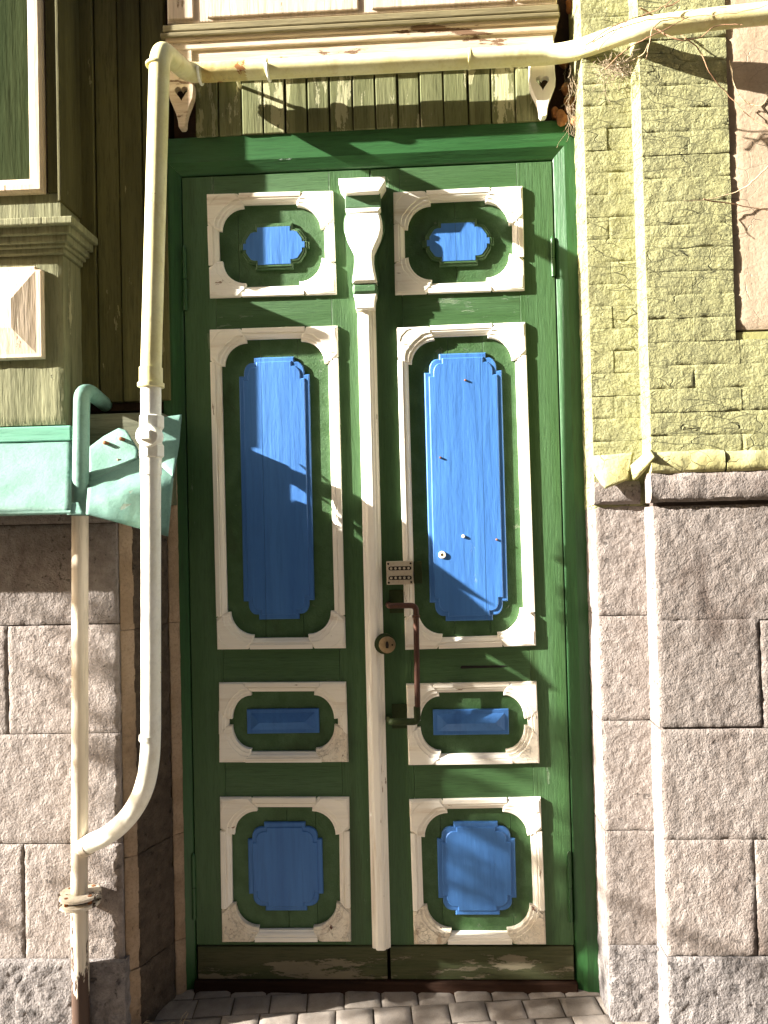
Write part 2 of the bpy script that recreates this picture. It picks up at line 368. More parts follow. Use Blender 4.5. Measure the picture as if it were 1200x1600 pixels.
# left stone wall
DS = .216
XL = X(187, 1150, DS)                       # outer corner of the left reveal
lw = thing('stone_wall', 'rough grey stone wall and reveal beneath the mint metal hood', 'wall', XL-.3, DS, 0)
b = MB(); b.box(-2.3, XL-.012, -.06, DS-.010, -.02, Z(60, 757, DS)); make('mortar_bed', b, 'mortar', lw)
for k, (a, c, t, bt, mt) in enumerate([(-420, None, 752, 820, 'stone'), (-420, None, 820, 977, 'stone'), (-420, 12, 977, 1147, 'stone'), (12, None, 977, 1147, 'stone'),
        (-420, None, 1147, 1319, 'stone'), (-420, 38, 1319, 1502, 'stone'), (38, None, 1319, 1502, 'stone')]):
    stone(lw, a, c or 0, t, bt, DS, mt, k+1, xr=XL if c is None else None)
stone(lw, -420, 0, 1504, 1640, .238, 'stone_base', 21, xr=XL+.012, depth=.12, amp=.006)
# splayed reveal between the stone corner and the door frame
XB = X(284, 1100, 0.0)
zt = Z(230, 720, .1)
pA = (XL+.004, DS-.012); pB = (XL+.036, DS-.036); pC = (XB-.020, .040); pD = (XB+.006, .019)
def reveal(a, c, z0, z1, material, seed, amp, cell=.009):
    U = Vector((c[0]-a[0], c[1]-a[1], 0)); w = U.length; U.normalize(); N = Vector((-U.y, U.x, 0))
    if N.x < 0: N = -N
    bb = MB(); bb.relief((a[0], a[1], z0), U, (0, 0, 1), N, w, z1-z0, .05, cell, amp, seed, .006, 18, .001)
    return bb
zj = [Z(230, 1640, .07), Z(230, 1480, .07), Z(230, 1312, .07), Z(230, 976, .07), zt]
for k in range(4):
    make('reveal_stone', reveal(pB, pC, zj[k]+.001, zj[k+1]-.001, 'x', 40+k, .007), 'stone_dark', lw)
    make('corner_stone', reveal(pA, pB, zj[k]+.001, zj[k+1]-.001, 'x', 50+k, .004), 'stone_edge', lw)
    make('edge_stone', reveal(pC, pD, zj[k]+.001, zj[k+1]-.001, 'x', 60+k, .003), 'stone_edge', lw)

# right stone wall, two planes
D1, D2 = .15, .24
X1 = (X(920, 400, D1)+X(944, 1350, D1))/2
X2 = (X(1014, 400, D2)+X(1032, 1350, D2))/2
XR = 1.75
rw = thing('stone_wall', 'pinkish grey stone wall with stepped corner below the yellow brickwork', 'wall', X2+.3, D2, 0)
b = MB(); b.box(X1+.012, XR, -.06, D1-.010, -.02, Z(960, 780, D1)); b.box(X2+.012, XR, D1-.010, D2-.010, -.02, Z(1100, 760, D2)); make('mortar_bed', b, 'mortar', rw)
ys1 = [(789, 962), (962, 1126), (1126, 1298), (1298, 1478), (1478, 1645)]
for k, (t, bt) in enumerate(ys1):
    stone(rw, 0, 0, t, bt, D1 + (.004 if k == 4 else 0), 'stone_base' if k == 4 else 'stone', 70+k, xl=X1, xr=X2+.02, depth=.2, amp=.005 if k == 4 else .003)
for k, (a, c, t, bt) in enumerate([(None, None, 784, 967), (None, 1190, 967, 1137), (1190, None, 967, 1137), (None, None, 1137, 1312),
                                   (None, 1182, 1312, 1495), (1182, None, 1312, 1495)]):
    stone(rw, a or 0, c or 0, t, bt, D2, 'stone', 80+k, xl=X2 if a is None else None, xr=XR if c is None else None, depth=.14)
stone(rw, 0, 0, 1497, 1680, D2+.006, 'stone_base', 95, xl=X2-.002, xr=XR, depth=.14, amp=.005)
# projecting stone band under the brick
def band(parent, xa, xb, d, py0, py1, pxc, prj, material, name, seed):
    z1, z0 = Z(pxc, py0, d+prj), Z(pxc, py1, d+prj); h = z1-z0
    prof = [(0, 0), (0, prj*.55), (h*.12, prj*.9), (h*.35, prj), (h*.65, prj*1.0), (h*.88, prj*.85), (h, prj*.5), (h, 0)]
    n = max(6, int((xb-xa)/.012)); vs = []; fs = []; m_ = len(prof)
    for i in range(n+1):
        x = xa+(xb-xa)*i/n
        for q, (v, p) in enumerate(prof):
            a = noise.noise(Vector((x*18, v*40, seed)))*.006+noise.noise(Vector((x*50, v*90, seed)))*.003
            vs.append((x, d+p+(a if 0 < q < m_-1 else 0)-.03*(q in (0, m_-1)), z0+v+a*.5*(q not in (0, m_-1))))
    for i in range(n):
        for q in range(m_): fs.append((i*m_+q, i*m_+(q+1) % m_, (i+1)*m_+(q+1) % m_, (i+1)*m_+q))
    fs += [tuple(range(m_)), tuple(range(n*m_, (n+1)*m_))]
    bb = MB(); bb.add(vs, fs); bb.smooth = True
    return make(name, bb, material, parent)
band(rw, X2-.010, XR, D2-.005, 737, 783, 1100, .026, 'stone', 'stone_band', 3)
band(rw, X1-.004, X2-.012, D1-.005, 752, 788, 960, .022, 'stone', 'stone_band', 5)

# ------------------------------------------------ painted brick wall, right
bw = thing('brick_wall', 'yellow green painted brick wall with flaking paint beside the door', 'wall', X2+.3, D2, Z(1100, 740, D2))
ZB = Z(1100, 735, D2); ZT = 3.55
PXL = X(1142, 300, D2); PZ0 = Z(1160, 516, D2); PZ1 = Z(1160, -60, D2)
b = MB(); b.box(X1+.010, X2+.03, -.06, D1-.006, ZB-.10, ZT); b.box(X2+.010, PXL, D1-.006, D2-.006, ZB, ZT)
b.box(PXL, XR, D1-.006, D2-.006, ZB, PZ0-.004); b.box(PXL, XR, D1-.006, D2-.006, PZ1+.004, ZT)
make('mortar_bed', b, 'brick_bed', bw)
def brick_face(x, z_, x0, x1, z0, z1):
    q = Vector((x*20, z_*20, 4.0))
    a = noise.noise(q*.35)*.0025+noise.noise(q)*.0013+noise.noise(q*2.3)*.0010+noise.noise(q*5)*.0008
    e = min(z_-z0, z1-z_); j = max(0, min(1, .35+noise.noise(Vector((x*14, round(z_*40), 2)))*2.2))
    a -= max(0, 1-e/.0058)**1.2*.0040*j
    e = min(x-x0, x1-x); j = max(0, min(1, -.35+noise.noise(Vector((round(x*30)*.37, z0*31, 8)))*1.8))
    a -= max(0, 1-e/.0058)**1.2*.004*j
    return a
def brick(x0, x1, z0, z1, d, depth, seed):
    bb = MB(); bb.disp = lambda p: brick_face(p.x, p.z, x0, x1, z0, z1); bb.relief((x0+.0003, d, z0+.0004), (1, 0, 0), (0, 0, 1), (0, 1, 0), x1-x0-.0006, z1-z0-.0008, depth, .0055, .0042, seed, .0045, 22, .0018)
    make('brick', bb, 'brick_paint', bw)
CH = .0655; k = 0; z = ZB-.10+.002
row = 0
while z < ZT-CH:
    zz = z
    # narrow strip by the door
    xs = [X1, X2+.02] if row % 2 else [X1, X1+.065, X2+.02]
    for a, c in zip(xs, xs[1:]):
        k += 1; brick(a, c, zz, zz+CH, D1+rnd(-.0015, .0015), .165 if a == X1 else .04, 200+k)
    # main plane
    if zz > ZB-.02:
        z0_, z1_ = max(zz, ZB), zz+CH
        x = X2; edges = [X2]; w = .125 if row % 2 else .25
        while x < XR-.02:
            x += w; w = .255; edges.append(min(x, XR))
        for a, c in zip(edges, edges[1:]):
            if c-a < .02: continue
            if z1_ > PZ0+.012 and z0_ < PZ1-.01:
                if a >= PXL-.02: continue
                c = min(c, PXL)
            k += 1; brick(a, c, z0_, z1_, D2+rnd(-.0015, .0015), .10 if a == X2 else .03, 200+k)
    z += CH; row += 1
b = MB(); b.relief((PXL+.001, D2-.005, PZ0+.003), (1, 0, 0), (0, 0, 1), (0, 1, 0), XR-PXL, PZ1-PZ0-.006, .02, .02, .0022, 9, .006, 7)
make('plaster_panel', b, 'peach_plaster', bw)
# rounded yellow ledge under the brick
xk = X(1131, 720, D2)
band(bw, X2-.006, xk-.003, D2-.002, 704, 738, 1080, .020, 'ledge_paint', 'ledge', 11)
band(bw, xk+.003, XR, D2-.002, 704, 736, 1160, .019, 'ledge_paint', 'ledge', 13)
# ------------------------------------------------ wooden bay / pilaster, far left
DP = .152
XP = X(95, 300, DP)
bay = thing('wooden_bay', 'weathered wooden bay with cornice and pale faceted panel left of the planks', 'bay', XP-.3, DP, Z(60, 662, DP))
zc0, zc1 = Z(60, 396, DP), Z(60, 338, DP)
b = MB(); b.relief((-2.2, DP, Z(60, 664, DP)), (1, 0, 0), (0, 0, 1), (0, 1, 0), XP+2.2, zc0-Z(60, 664, DP), .14, .014, .003, 5, .006, 14)
make('pedestal', b, 'bay_plaster', bay)
b = MB(); b.box(-2.2, XP, .0, DP-.002, zc1-.01, Z(60, 302, DP)); make('frieze', b, 'bay_plaster', bay, bevel=.003)
b = MB(); b.box(X(72, 150, DP), XP, .0, DP, Z(60, 302, DP)+.001, 3.6); make('post', b, 'plank_brown', bay, bevel=.003)
b = MB(); b.box(X(90, 150, DP), XP+.008, .02, DP+.012, Z(60, 318, DP), 3.6); make('corner_bead', b, 'plank_brown', bay, bevel=.004)
b = MB(); b.box(-2.2, X(72, 150, DP)-.001, .0, DP-.02, Z(60, 302, DP)+.001, 3.6); make('panel', b, 'bay_green', bay)
pr = [(0, DP-.03), (0, DP+.012), (.008, DP+.020), (.024, DP+.020), (.034, DP+.008), (.046, DP+.004), (.046, DP-.03)]
xr_, zb_ = at(69, 301, DP+.01)
b = MB(); b.bar(pr, (xr_, zb_), (xr_, 3.6), (-1, 0), 1, 0); make('panel_moulding', b, 'peach_wood', bay)
b = MB(); b.bar(pr, (-2.2, zb_), (xr_, zb_), (0, 1), 0, 1); make('panel_moulding', b, 'peach_wood', bay)
for (t, bt, p) in [(338, 351, .062), (351, 366, .046), (366, 379, .034), (379, 387, .022), (387, 397, .012)]:
    za, zb2 = Z(60, bt, DP+p), Z(60, t, DP+p)
    b = MB(); b.box(-2.2, XP+p, .03, DP+p, za+.0008, zb2-.0008); make('cornice', b, 'bay_plaster', bay, bevel=.004)
# faceted pale panel
o_ = [at(-95, 421, DP+.02), at(64, 421, DP+.02), at(64, 559, DP+.02), at(-95, 559, DP+.02)]
def inset_rect(o, a): 
    x0, x1, z0, z1 = o[0][0]+a, o[1][0]-a, o[2][1]+a, o[0][1]-a
    return [(x0, z1), (x1, z1), (x1, z0), (x0, z0)]
x0, x1, z1, z0 = o_[0][0], o_[1][0], o_[0][1], o_[2][1]
cs = .02
oct_ = [(x0, z1), (x1-cs, z1), (x1-cs+.004, z1-.008), (x1, z1-.012), (x1, z0), (x0, z0)]
b = MB(); b.prism(oct_, DP-.01, DP+.018, bevel=.004)
i1 = [(x0+.014, z1-.014), (x1-.018, z1-.014), (x1-.018, z0+.014), (x0+.014, z0+.014)]
i2 = [(*at(-42, 462, DP+.06),), at(9, 462, DP+.06), at(9, 508, DP+.06), at(-42, 508, DP+.06)]
b.add([(x, DP+.018, z_) for x, z_ in i1]+[(x, DP+.032, z_) for x, z_ in i2], [(0,1,5,4),(1,2,6,5),(2,3,7,6),(3,0,4,7),(4,5,6,7)])
make('faceted_panel', b, 'peach_wood', bay)

# ------------------------------------------------ vertical planking left of the door
DB = .022
pl = thing('plank_siding', 'dark brown vertical plank siding behind the tall yellow pipe', 'siding', X(180, 620, DB), DB, Z(180, 625, DB))
eg = [105, 150, 187, 224, 262]
for a, c in zip(eg, eg[1:]):
    x0 = X(a, 330, DB); x1 = X(c, 330, DB)
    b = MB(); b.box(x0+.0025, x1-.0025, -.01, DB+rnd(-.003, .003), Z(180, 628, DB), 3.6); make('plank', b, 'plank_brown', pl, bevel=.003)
b = MB(); b.box(X(100, 330, DB), X(262, 330, DB), -.06, -.004, Z(180, 640, DB), 3.6); make('backing', b, 'gap_shade', pl)
b = MB(); b.box(X(118, 650, .05), XB-.014, -.06, .105, Z(200, 712, .1), Z(200, 645, .105)); make('beam', b, 'beam_grey', pl, bevel=.005)
b = MB(); b.box(X(118, 720, .1), X(262, 720, .1), -.06, .103, Z(200, 790, .1), Z(200, 712, .1)-.002); make('light_block', b, 'beam_grey', pl)  # hidden filler added below the beam to keep stray sunlight off the door

# ------------------------------------------------ short planks over the door
pt = thing('board_siding', 'row of short olive weathered planks above the green door head', 'planks', X(580, 200, DB), DB, Z(580, 202, DB))
pe = [X(p_, 160, DB) for p_ in (305, 341, 377, 411, 445, 480, 515, 551, 586, 621, 656, 693, 731, 768, 806, 846)]; xa, xb = pe[0], pe[-1]
for i in range(15):
    w = pe[i+1]-pe[i]; x0 = pe[i]; dd = DB+rnd(-.003, .003)
    b = MB(); t0, t1 = rnd(-.0015, .0015), rnd(-.0015, .0015)
    zb_, zt_ = Z(580, 201, DB), Z(580, 60, DB)
    b.hexa([(x0+.0022+t0, -.01, zb_), (x0+w-.0022+t1, -.01, zb_), (x0+w-.0022, -.01, zt_), (x0+.0022, -.01, zt_)],
           [(x0+.0022+t0, dd, zb_), (x0+w-.0022+t1, dd, zb_), (x0+w-.0022, dd, zt_), (x0+.0022, dd, zt_)])
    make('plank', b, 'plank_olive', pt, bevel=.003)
b = MB(); b.box(xa-.08, xb+.03, -.07, -.012, Z(580, 200, DB), Z(580, 40, DB)); make('backing', b, 'gap_shade', pt)

# ------------------------------------------------ window box above (sill, mouldings, heart brackets)
wb = thing('window_ledge', 'peeling pinkish wooden window ledge with two heart cut brackets over the door', 'ledge', X(560, 60, .08), .08, Z(560, 90, .08))
xl_, xr_ = X(262, 40, .06), X(872, 40, .06)
def slab(py0, py1, p, material, nm, dx0=0, dx1=0):
    b = MB(); b.box(xl_+dx0, xr_+dx1, -.05, p, Z(560, py1, p)+.0006, Z(560, py0, p)-.0006); return make(nm, b, material, wb, bevel=.004)
slab(64, 88, .056, 'sill_peach', 'apron', .012, -.012)
slab(50, 64, .064, 'sill_peach', 'bed_moulding', .0, -.004)
slab(42, 50, .070, 'sill_peach', 'fillet', -.006, .0)
slab(34, 42, .078, 'sill_dark', 'drip', -.020, .004)
slab(22, 34, .075, 'sill_dark', 'drip', -.012, .002)
slab(-60, 22, .058, 'peach_wood', 'apron_board', -.002, 0)
for a, c in [(262, 302), (322, 560), (580, 800), (806, 872)]:
    b = MB(); b.box(X(a, 10, .066), X(c, 10, .066), .05, .064, Z(560, 14, .066), Z(560, -60, .066)); make('apron_panel', b, 'peach_wood', wb, bevel=.004)
def heart(cx, cz, s):
    pts = []
    for k in range(28):
        t = 2*math.pi*k/28
        pts.append((cx+s*.0155*16*math.sin(t)**3/16*1.0, cz+s*.0155*(13*math.cos(t)-5*math.cos(2*t)-2*math.cos(3*t)-math.cos(4*t))/16))
    # stretch the point into a tail
    return [(x, z_-(max(0, cz-.004*s-z_)*.55)) for x, z_ in pts]
def bracket(cx_px, top, waist, tip, hy, d):
    cx = X(cx_px, hy, d); S_ = (DIST-d)/1200
    def p(dx, py): return (cx+dx*S_, Z(cx_px, py, d))
    out = [(-19, top), (19, top), (19.5, hy-16), (20.5, hy-4), (19, hy+8), (14, hy+20), (9, hy+32), (6.5, hy+42), (5.5, tip-3), (3, tip), (-3, tip), (-5.5, tip-3), (-6.5, hy+42), (-9, hy+32), (-14, hy+20), (-19, hy+8), (-20.5, hy-4), (-19.5, hy-16)]
    b = MB(); b.prism([p(*q) for q in out], d-.024, d, holes=[heart(cx, Z(cx_px, hy-2, d), 1.35)], bevel=.0025)
    return b
make('bracket', bracket(283, 78, 0, 200, 145, .062), 'sill_peach', wb)
make('bracket', bracket(848, 64, 0, 182, 128, .066), 'white_paint', wb)
for a in (283, 848):
    b = MB(); b.box(X(a-14, 100, .05), X(a+14, 100, .05), .022, .0555, Z(a, 112, .05), Z(a, 90, .05)); make('bracket_block', b, 'sill_dark', wb)

# ================================================================== GREEN DOOR FRAME
xl0, xl1 = X(258, 800, .01)+.002, X(293, 800, 0)
xr0, xr1 = X(879, 800, 0), X(918, 800, .01)
ztop = Z(575, 201, .016); zin = Z(575, 262, 0)
DF = .016
fr = thing('door_frame', 'green painted wooden door frame with bevelled head and dark threshold', 'door frame', (xl0+xr1)/2, 0, 0)
bv = .034
prof = [(0, -.06), (0, -.004), (.004, .002), (bv, DF), (.0, 0)]
def frame_prof(w): return [(0, -.055), (0, -.003), (.003, .001), (bv, DF), (w-.004, DF), (w, DF-.004), (w, -.055)]
wl = xl1-xl0; wr = xr1-xr0; wh = ztop-zin
b = MB(); b.bar(frame_prof(wl), (xl1, -.02), (xl1, zin), (-1, 0), 0, -1); make('jamb', b, 'green_frame', fr)
b = MB(); b.bar(frame_prof(wr), (xr0, -.02), (xr0, zin), (1, 0), 0, -1); make('jamb', b, 'green_frame', fr)
b = MB(); b.bar(frame_prof(wh), (xl1+.0004, zin), (xr0-.0004, zin), (0, 1), -1, -1); make('head', b, 'green_frame_head', fr)
b = MB(); b.hexa([(xl1-.004, -.06, -.016), (xr0+.004, -.06, -.016), (xr0+.004, -.06, .034), (xl1-.004, -.06, .034)],
                 [(xl1-.004, .022, -.016), (xr0+.004, .022, -.016), (xr0+.004, .014, .026), (xl1-.004, .014, .030)]); make('threshold', b, 'threshold_wood', fr, bevel=.004)

# ================================================================== DOOR LEAVES
XM = X(588, 900, 0)+.010
PXW = (DIST)/1200.0
def unproj(c, d=0): return [Vector(at(px, py, d)) for px, py in c]
FR_L = [[(323.4,304.5),(520.5,299.4),(526.5,460.5),(328.5,466.5)], [(328,515.5),(527.5,509.5),(540.5,1012.5),(340,1014.5)],
        [(342.6,1066),(541,1065),(545,1190),(343,1190.6)], [(344,1244.7),(545.8,1244.7),(548.7,1469.7),(347.5,1470.3)]]
FR_R = [[(614.5,301.5),(816.4,292),(819.4,454.5),(617.5,461.5)], [(620,512),(820.5,503.75),(837.3,1008.5),(633.3,1015)],
        [(634.6,1068),(838,1064),(843,1191.8),(638.4,1195)], [(639.5,1248.4),(844.4,1244.7),(853,1474),(647,1474)]]
REC = -.013          # face of the sunken panels
TH = .0105           # how far the white mouldings stand proud
u = PXW
def notch(w, h, sx=24, sy=29, st=8):
    """outline with stepped, rounded-out corners, centred"""
    a = []
    q = [(0, sy), (st, sy), (st, sy-5)]
    cx, cy = sx-4, sy-5; r1, r2 = cx-st, cy-st
    q += [(cx-r1*math.cos(t), cy-r2*math.sin(t)) for t in [math.pi/2*k/5 for k in range(1, 6)]]
    q += [(sx, st), (sx, 0)]
    for sxg, szg, rev in ((-1, 1, 0), (1, 1, 1), (1, -1, 0), (-1, -1, 1)):
        pts = [(sxg*(w/2-x), szg*(h/2-y)) for x, y in q]
        a += pts[::-1] if rev else pts
    return a
def eared(w, h):
    """small field with an ear at each side"""
    q = [(0, h/2-6), (5, h/2-6), (5, h/2-12), (8, h/2-17), (14, 11), (20, 9), (26, 9), (26, 0)]
    a = []
    for sxg, szg, rev in ((-1, 1, 0), (1, 1, 1), (1, -1, 0), (-1, -1, 1)):
        pts = [(sxg*(w/2-x), szg*(h/2-y)) for x, y in q]
        a += pts[::-1] if rev else pts
    return a
def leaf(name, label, frames, fields, xa, xb, hingeside, seams):
    top = zin-.006; bot = Z(575, 1529, 0)
    L = thing(name, label, 'door', xa if hingeside < 0 else xb, 0, bot, None)
    quads = [unproj(f_) for f_ in frames]
    # opening rectangles
    ops = []
    for qd in quads:
        x0 = (qd[0].x+qd[3].x)/2+.018; x1 = (qd[1].x+qd[2].x)/2-.018; z1 = (qd[0].y+qd[1].y)/2-.016; z0 = (qd[2].y+qd[3].y)/2+.016
        ops.append((x0, x1, z0, z1))
    ox0 = sum(o[0] for o in ops)/4; ox1 = sum(o[1] for o in ops)/4
    kick_top = Z(575, 1477, 0)
    for a, c in ((xa, ox0), (ox1, xb)):
        b = MB(); b.box(a, c, -.045, 0, kick_top+.001, top); make('stile', b, 'green_door_grain', L, bevel=.0012)
    zs = [top]+[v for o in ops for v in (o[3], o[2])]+[kick_top+.001]
    for k in range(0, len(zs), 2):
        b = MB(); b.box(ox0+.0006, ox1-.0006, -.045, -.0006, zs[k+1], zs[k]); make('rail', b, 'green_rail', L, bevel=.0012)
    for k, (x0, x1, z0, z1) in enumerate(ops):
        cuts = [ox0+.0008]+[X(s_, (frames[k][0][1]+frames[k][2][1])/2, REC) for s_ in seams[k]]+[ox1-.0008]
        for a, c in zip(cuts, cuts[1:]):
            b = MB(); b.box(a+.0005, c-.0005, -.040, REC+rnd(-.0006, .0006), z0+.0005, z1-.0005); make('panel_board', b, 'green_door', L, bevel=.0008)
    b = MB(); b.box(xa+.004, xb-.002, -.045, .006, bot, kick_top-.0015); make('kick_board', b, 'kick_wood', L, bevel=.003)
    # white mouldings: four strips and four cut corners to each frame
    for k, qd in enumerate(quads):
        wst = .033 if k != 2 else .030
        cl = .120 if k in (0, 1, 3) else .100
        cl2 = cl if k != 2 else .105
        pf = MB(); e = MB()
        holder = None
        ctr = sum(qd, Vector((0, 0)))/4
        pr_ = lambda w: [(0, REC+.0005), (0, TH-.003), (.002, TH-.0005), (w*.42, TH), (w*.50, TH-.004), (w*.60, TH-.0025), (w*.78, TH-.006), (w*.86, TH-.010), (w, TH-.012), (w, REC+.0005)]
        pieces = []
        for i in range(4):
            p, q2 = qd[i], qd[(i+1) % 4]; t = (q2-p).normalized(); nrm = Vector((t.y, -t.x))
            if nrm.dot(ctr-p) < 0: nrm = -nrm
            Ln = (q2-p).length; c0 = cl if i % 2 == 0 else cl2
            c0 = min(c0, Ln*.5-.006)
            b = MB(); b.bar(pr_(wst), p+t*(c0-.016), q2-t*(c0-.016), nrm); pieces.append(('strip', b, 'white_paint' if i % 2 else 'white_paint_flat'))
        for i in range(4):
            p = qd[i]; t1 = (qd[(i+1) % 4]-p); t2 = (qd[i-1]-p); l1, l2 = t1.length, t2.length; t1.normalize(); t2.normalize()
            a1 = min(cl if i % 2 == 0 else cl2, l1*.5-.006); a2 = min(cl2 if i % 2 == 0 else cl, l2*.5-.006)
            if k == 2: a1, a2 = (min(.105, l1/2-.006), min(.118, l2/2-.004)) if i % 2 == 0 else (min(.118, l1/2-.004), min(.105, l2/2-.006))
            inr = wst+.011
            P_ = lambda x, y: tuple(p+t1*x+t2*y)
            # arc runs from (a1, inr) to (inr, a2)
            r1, r2 = a1-inr-.003, a2-inr-.003
            arc = lambda off, n=9: [(a1-.003-(r1+off)*math.sin(s_), a2-.003-(r2+off)*math.cos(s_)) for s_ in [math.pi/2*kk/n for kk in range(n+1)]]
            b = MB()
            for lay, (off, hh) in enumerate(((0, TH-.0055), (.009, TH-.0025), (.021, TH+.0006))):
                e_ = lay*.0009; lim = min(wst*.6, inr-off-.003); cu_ = lay*.004
                out = [(e_, e_), (a1-.022-cu_, e_), (a1-.006-cu_, lim)]+[(x-(cu_ if y < inr+.02 else 0)*(1 if x > a1*.7 else 0), y-(cu_ if x < inr+.02 else 0)*(1 if y > a2*.7 else 0)) for x, y in arc(off)]+[(lim, a2-.006-cu_), (e_, a2-.022-cu_)]
                b.prism([P_(*q_) for q_ in out], REC+.0005+lay*.0003, hh, bevel=.0022)
            if k in (0, 1, 3):
                tri = [(.007, .007), (.046, .007), (.030, .013), (.013, .030), (.007, .046)]
                b.prism([P_(*q_) for q_ in tri], TH-.004, TH+.0022, bevel=.001)
            b.smooth = True
            crz = (k == 3 and i in (2, 3)) or (k == 2 and i == 2)
            pieces.append(('corner', b, 'white_paint_crazed' if crz else 'white_paint_flat'))
        base = make('moulding_strip', pieces[0][1], pieces[0][2], L)
        for nm, b, mt_ in pieces[1:]:
            make('moulding_'+nm, b, mt_, L)
    # blue raised fields
    for k, (cx, cy, w, h) in enumerate(fields):
        X0, Z0 = at(cx, cy, 0)
        sc = lambda pts, g: [(X0+x*u*(w-2*g)/w, Z0+y*u*(h-2*g)/h) for x, y in pts]
        if k == 0:
            o1 = eared(w, h)
            b = MB(); b.prism(sc(o1, 0), REC-.002, REC+.010, bevel=.003); make('field_border', b, 'green_door', L)
            b = MB(); b.prism(sc(o1, 3.5), REC-.002, REC+.0135, bevel=.002); make('field_border', b, 'green_door', L)
            inner = sc(o1, 7)
            cu = seams[k][:1]
            for kk, kp in ((0, -1), (1, 1)) if (hingeside > 0) else ((0, 0),):
                b = MB(); b.prism(inner, REC, REC+.0150, bevel=.001)
                make('blue_field', b, 'blue_paint', L, cut=(X(712, 380, 0)+kp*.0006, kp) if kp else None)
        elif k in (1, 3):
            o1 = notch(w, h) if k == 1 else notch(w, h, 26, 26, 7)
            cu = (X(411, 740, 0) if hingeside < 0 else X(755, 740, 0)) if k == 1 else None
            for kp in ((-1, 1) if cu else (0,)):
                b = MB(); b.prism(sc(o1, 0), REC-.002, REC+.009, bevel=.003); b.prism(sc(o1, 7), REC+.004, REC+.0125, bevel=.0025)
                make('blue_field', b, 'blue_paint', L, cut=(cu+kp*.0005, kp) if kp else None)
        else:
            x0, x1, z0, z1 = X0-w*u/2, X0+w*u/2, Z0-h*u/2, Z0+h*u/2
            b = MB(); b.prism([(x0, z0), (x1, z0), (x1, z1), (x0, z1)], REC-.002, REC+.008, bevel=.002)
            e1, e2 = .013, .012; rw_ = .030
            i1 = [(x0+e1, z0+e2), (x1-e1, z0+e2), (x1-e1, z1-e2), (x0+e1, z1-e2)]; zm = (z0+z1)/2
            b.add([(x, REC+.0082, z_) for x, z_ in i1]+[(x0+e1+rw_, REC+.026, zm), (x1-e1-rw_, REC+.026, zm)], [(0, 1, 5, 4), (1, 2, 5), (2, 3, 4, 5), (3, 0, 4)])
            make('blue_field', b, 'blue_paint', L)
    # hinges
    for (hx, hy0, hy1) in hinges[hingeside]:
        x0, z1 = at(hx, hy0, .004); z0 = Z(hx, hy1, .004)
        b = MB(); zm = (z0+z1)/2
        b.tube([(x0, .004, z0), (x0, .004, zm-.001)], .0065, 10); b.tube([(x0, .004, zm+.001), (x0, .004, z1)], .0065, 10)
        b.tube([(x0, .004, z1), (x0, .004, z1+.006), (x0, .004, z1+.010)], [.0065, .005, .002], 10); make('hinge', b, 'green_frame', L)
    return L
hinges = {-1: [(288, 388, 485), (302, 1338, 1436)], 1: [(863, 374, 432), (889, 1335, 1440)]}
LL = leaf('door_leaf', 'green door leaf with white panel mouldings carrying the white centre post', FR_L,
          [(428, 384, 112, 74), (431.5, 762, 112, 414), (441.5, 1127.5, 114, 38), (445.5, 1355, 117, 137)], xl1+.003, XM-.002, -1, [[373], [411, 470], [], [450, 495]])
RL = leaf('door_leaf', 'green door leaf with bronze pull handle and push button lock', FR_R,
          [(716, 378, 112, 74), (728, 760, 121, 418), (736, 1129, 117, 39), (745, 1358, 120, 143)], XM+.002, xr0-.003, 1, [[712], [705, 760], [], [690, 800]])

# centre post with capital (on the left leaf)
xc0 = X(571, 485, .02); xc1 = X(598, 1480, .02); zc_t, zc_b = Z(571, 482, .02), Z(598, 1483, .02)
xc = (xc0+xc1)/2
pp = [(-.029, -.002), (-.029, .012), (-.026, .016), (-.018, .018), (-.016, .026), (-.010, .029), (.006, .029), (.012, .026), (.014, .020), (.020, .018), (.024, .012), (.0275, .010), (.0275, -.002)]
b = MB(); b.bar(pp, (xc, zc_b), (xc, zc_t), (1, 0)); post = make('centre_post', b, 'white_paint', LL)
def sil(pts, d0, d1, bevel, material, nm, grow=0):
    S_ = (DIST-d1)/1200; y0 = 380
    poly = []
    for dx, py in pts: poly.append((xc-.002+(dx+math.copysign(grow, dx))*S_, Z(571, py, d1)))
    poly += [(2*(xc-.002)-x, z_) for x, z_ in reversed(poly)]
    b = MB(); b.prism(poly, d0, d1, bevel=bevel); b.smooth = True
    return make(nm, b, material, post)
sil([(-37, 277), (-37, 284), (-26, 300)], -.002, .072, .002, 'white_paint_flat', 'cap')
sil([(-28, 300.5), (-28, 324)], -.002, .050, .002, 'green_faded', 'neck_block')
sil([(-28, 324.5), (-24, 331)], -.002, .054, .002, 'white_paint_flat', 'fillet')
vase = [(-24, 331.5), (-28, 336), (-30, 346), (-30, 358), (-26, 372), (-20, 384), (-15.5, 394), (-15, 406), (-16.5, 420), (-19, 434), (-19.5, 441)]
sil(vase, .016, .056, .007, 'white_paint', 'vase')
sil(vase, -.002, .0155, .0, 'green_faded', 'vase_back', 2.5)
sil([(-18, 442), (-20, 447), (-20, 453), (-18, 458.5)], -.002, .050, .008, 'green_faded', 'ring')
sil([(-18.5, 459), (-16, 468), (-15, 480), (-15, 482)], -.002, .046, .003, 'white_paint', 'collar')

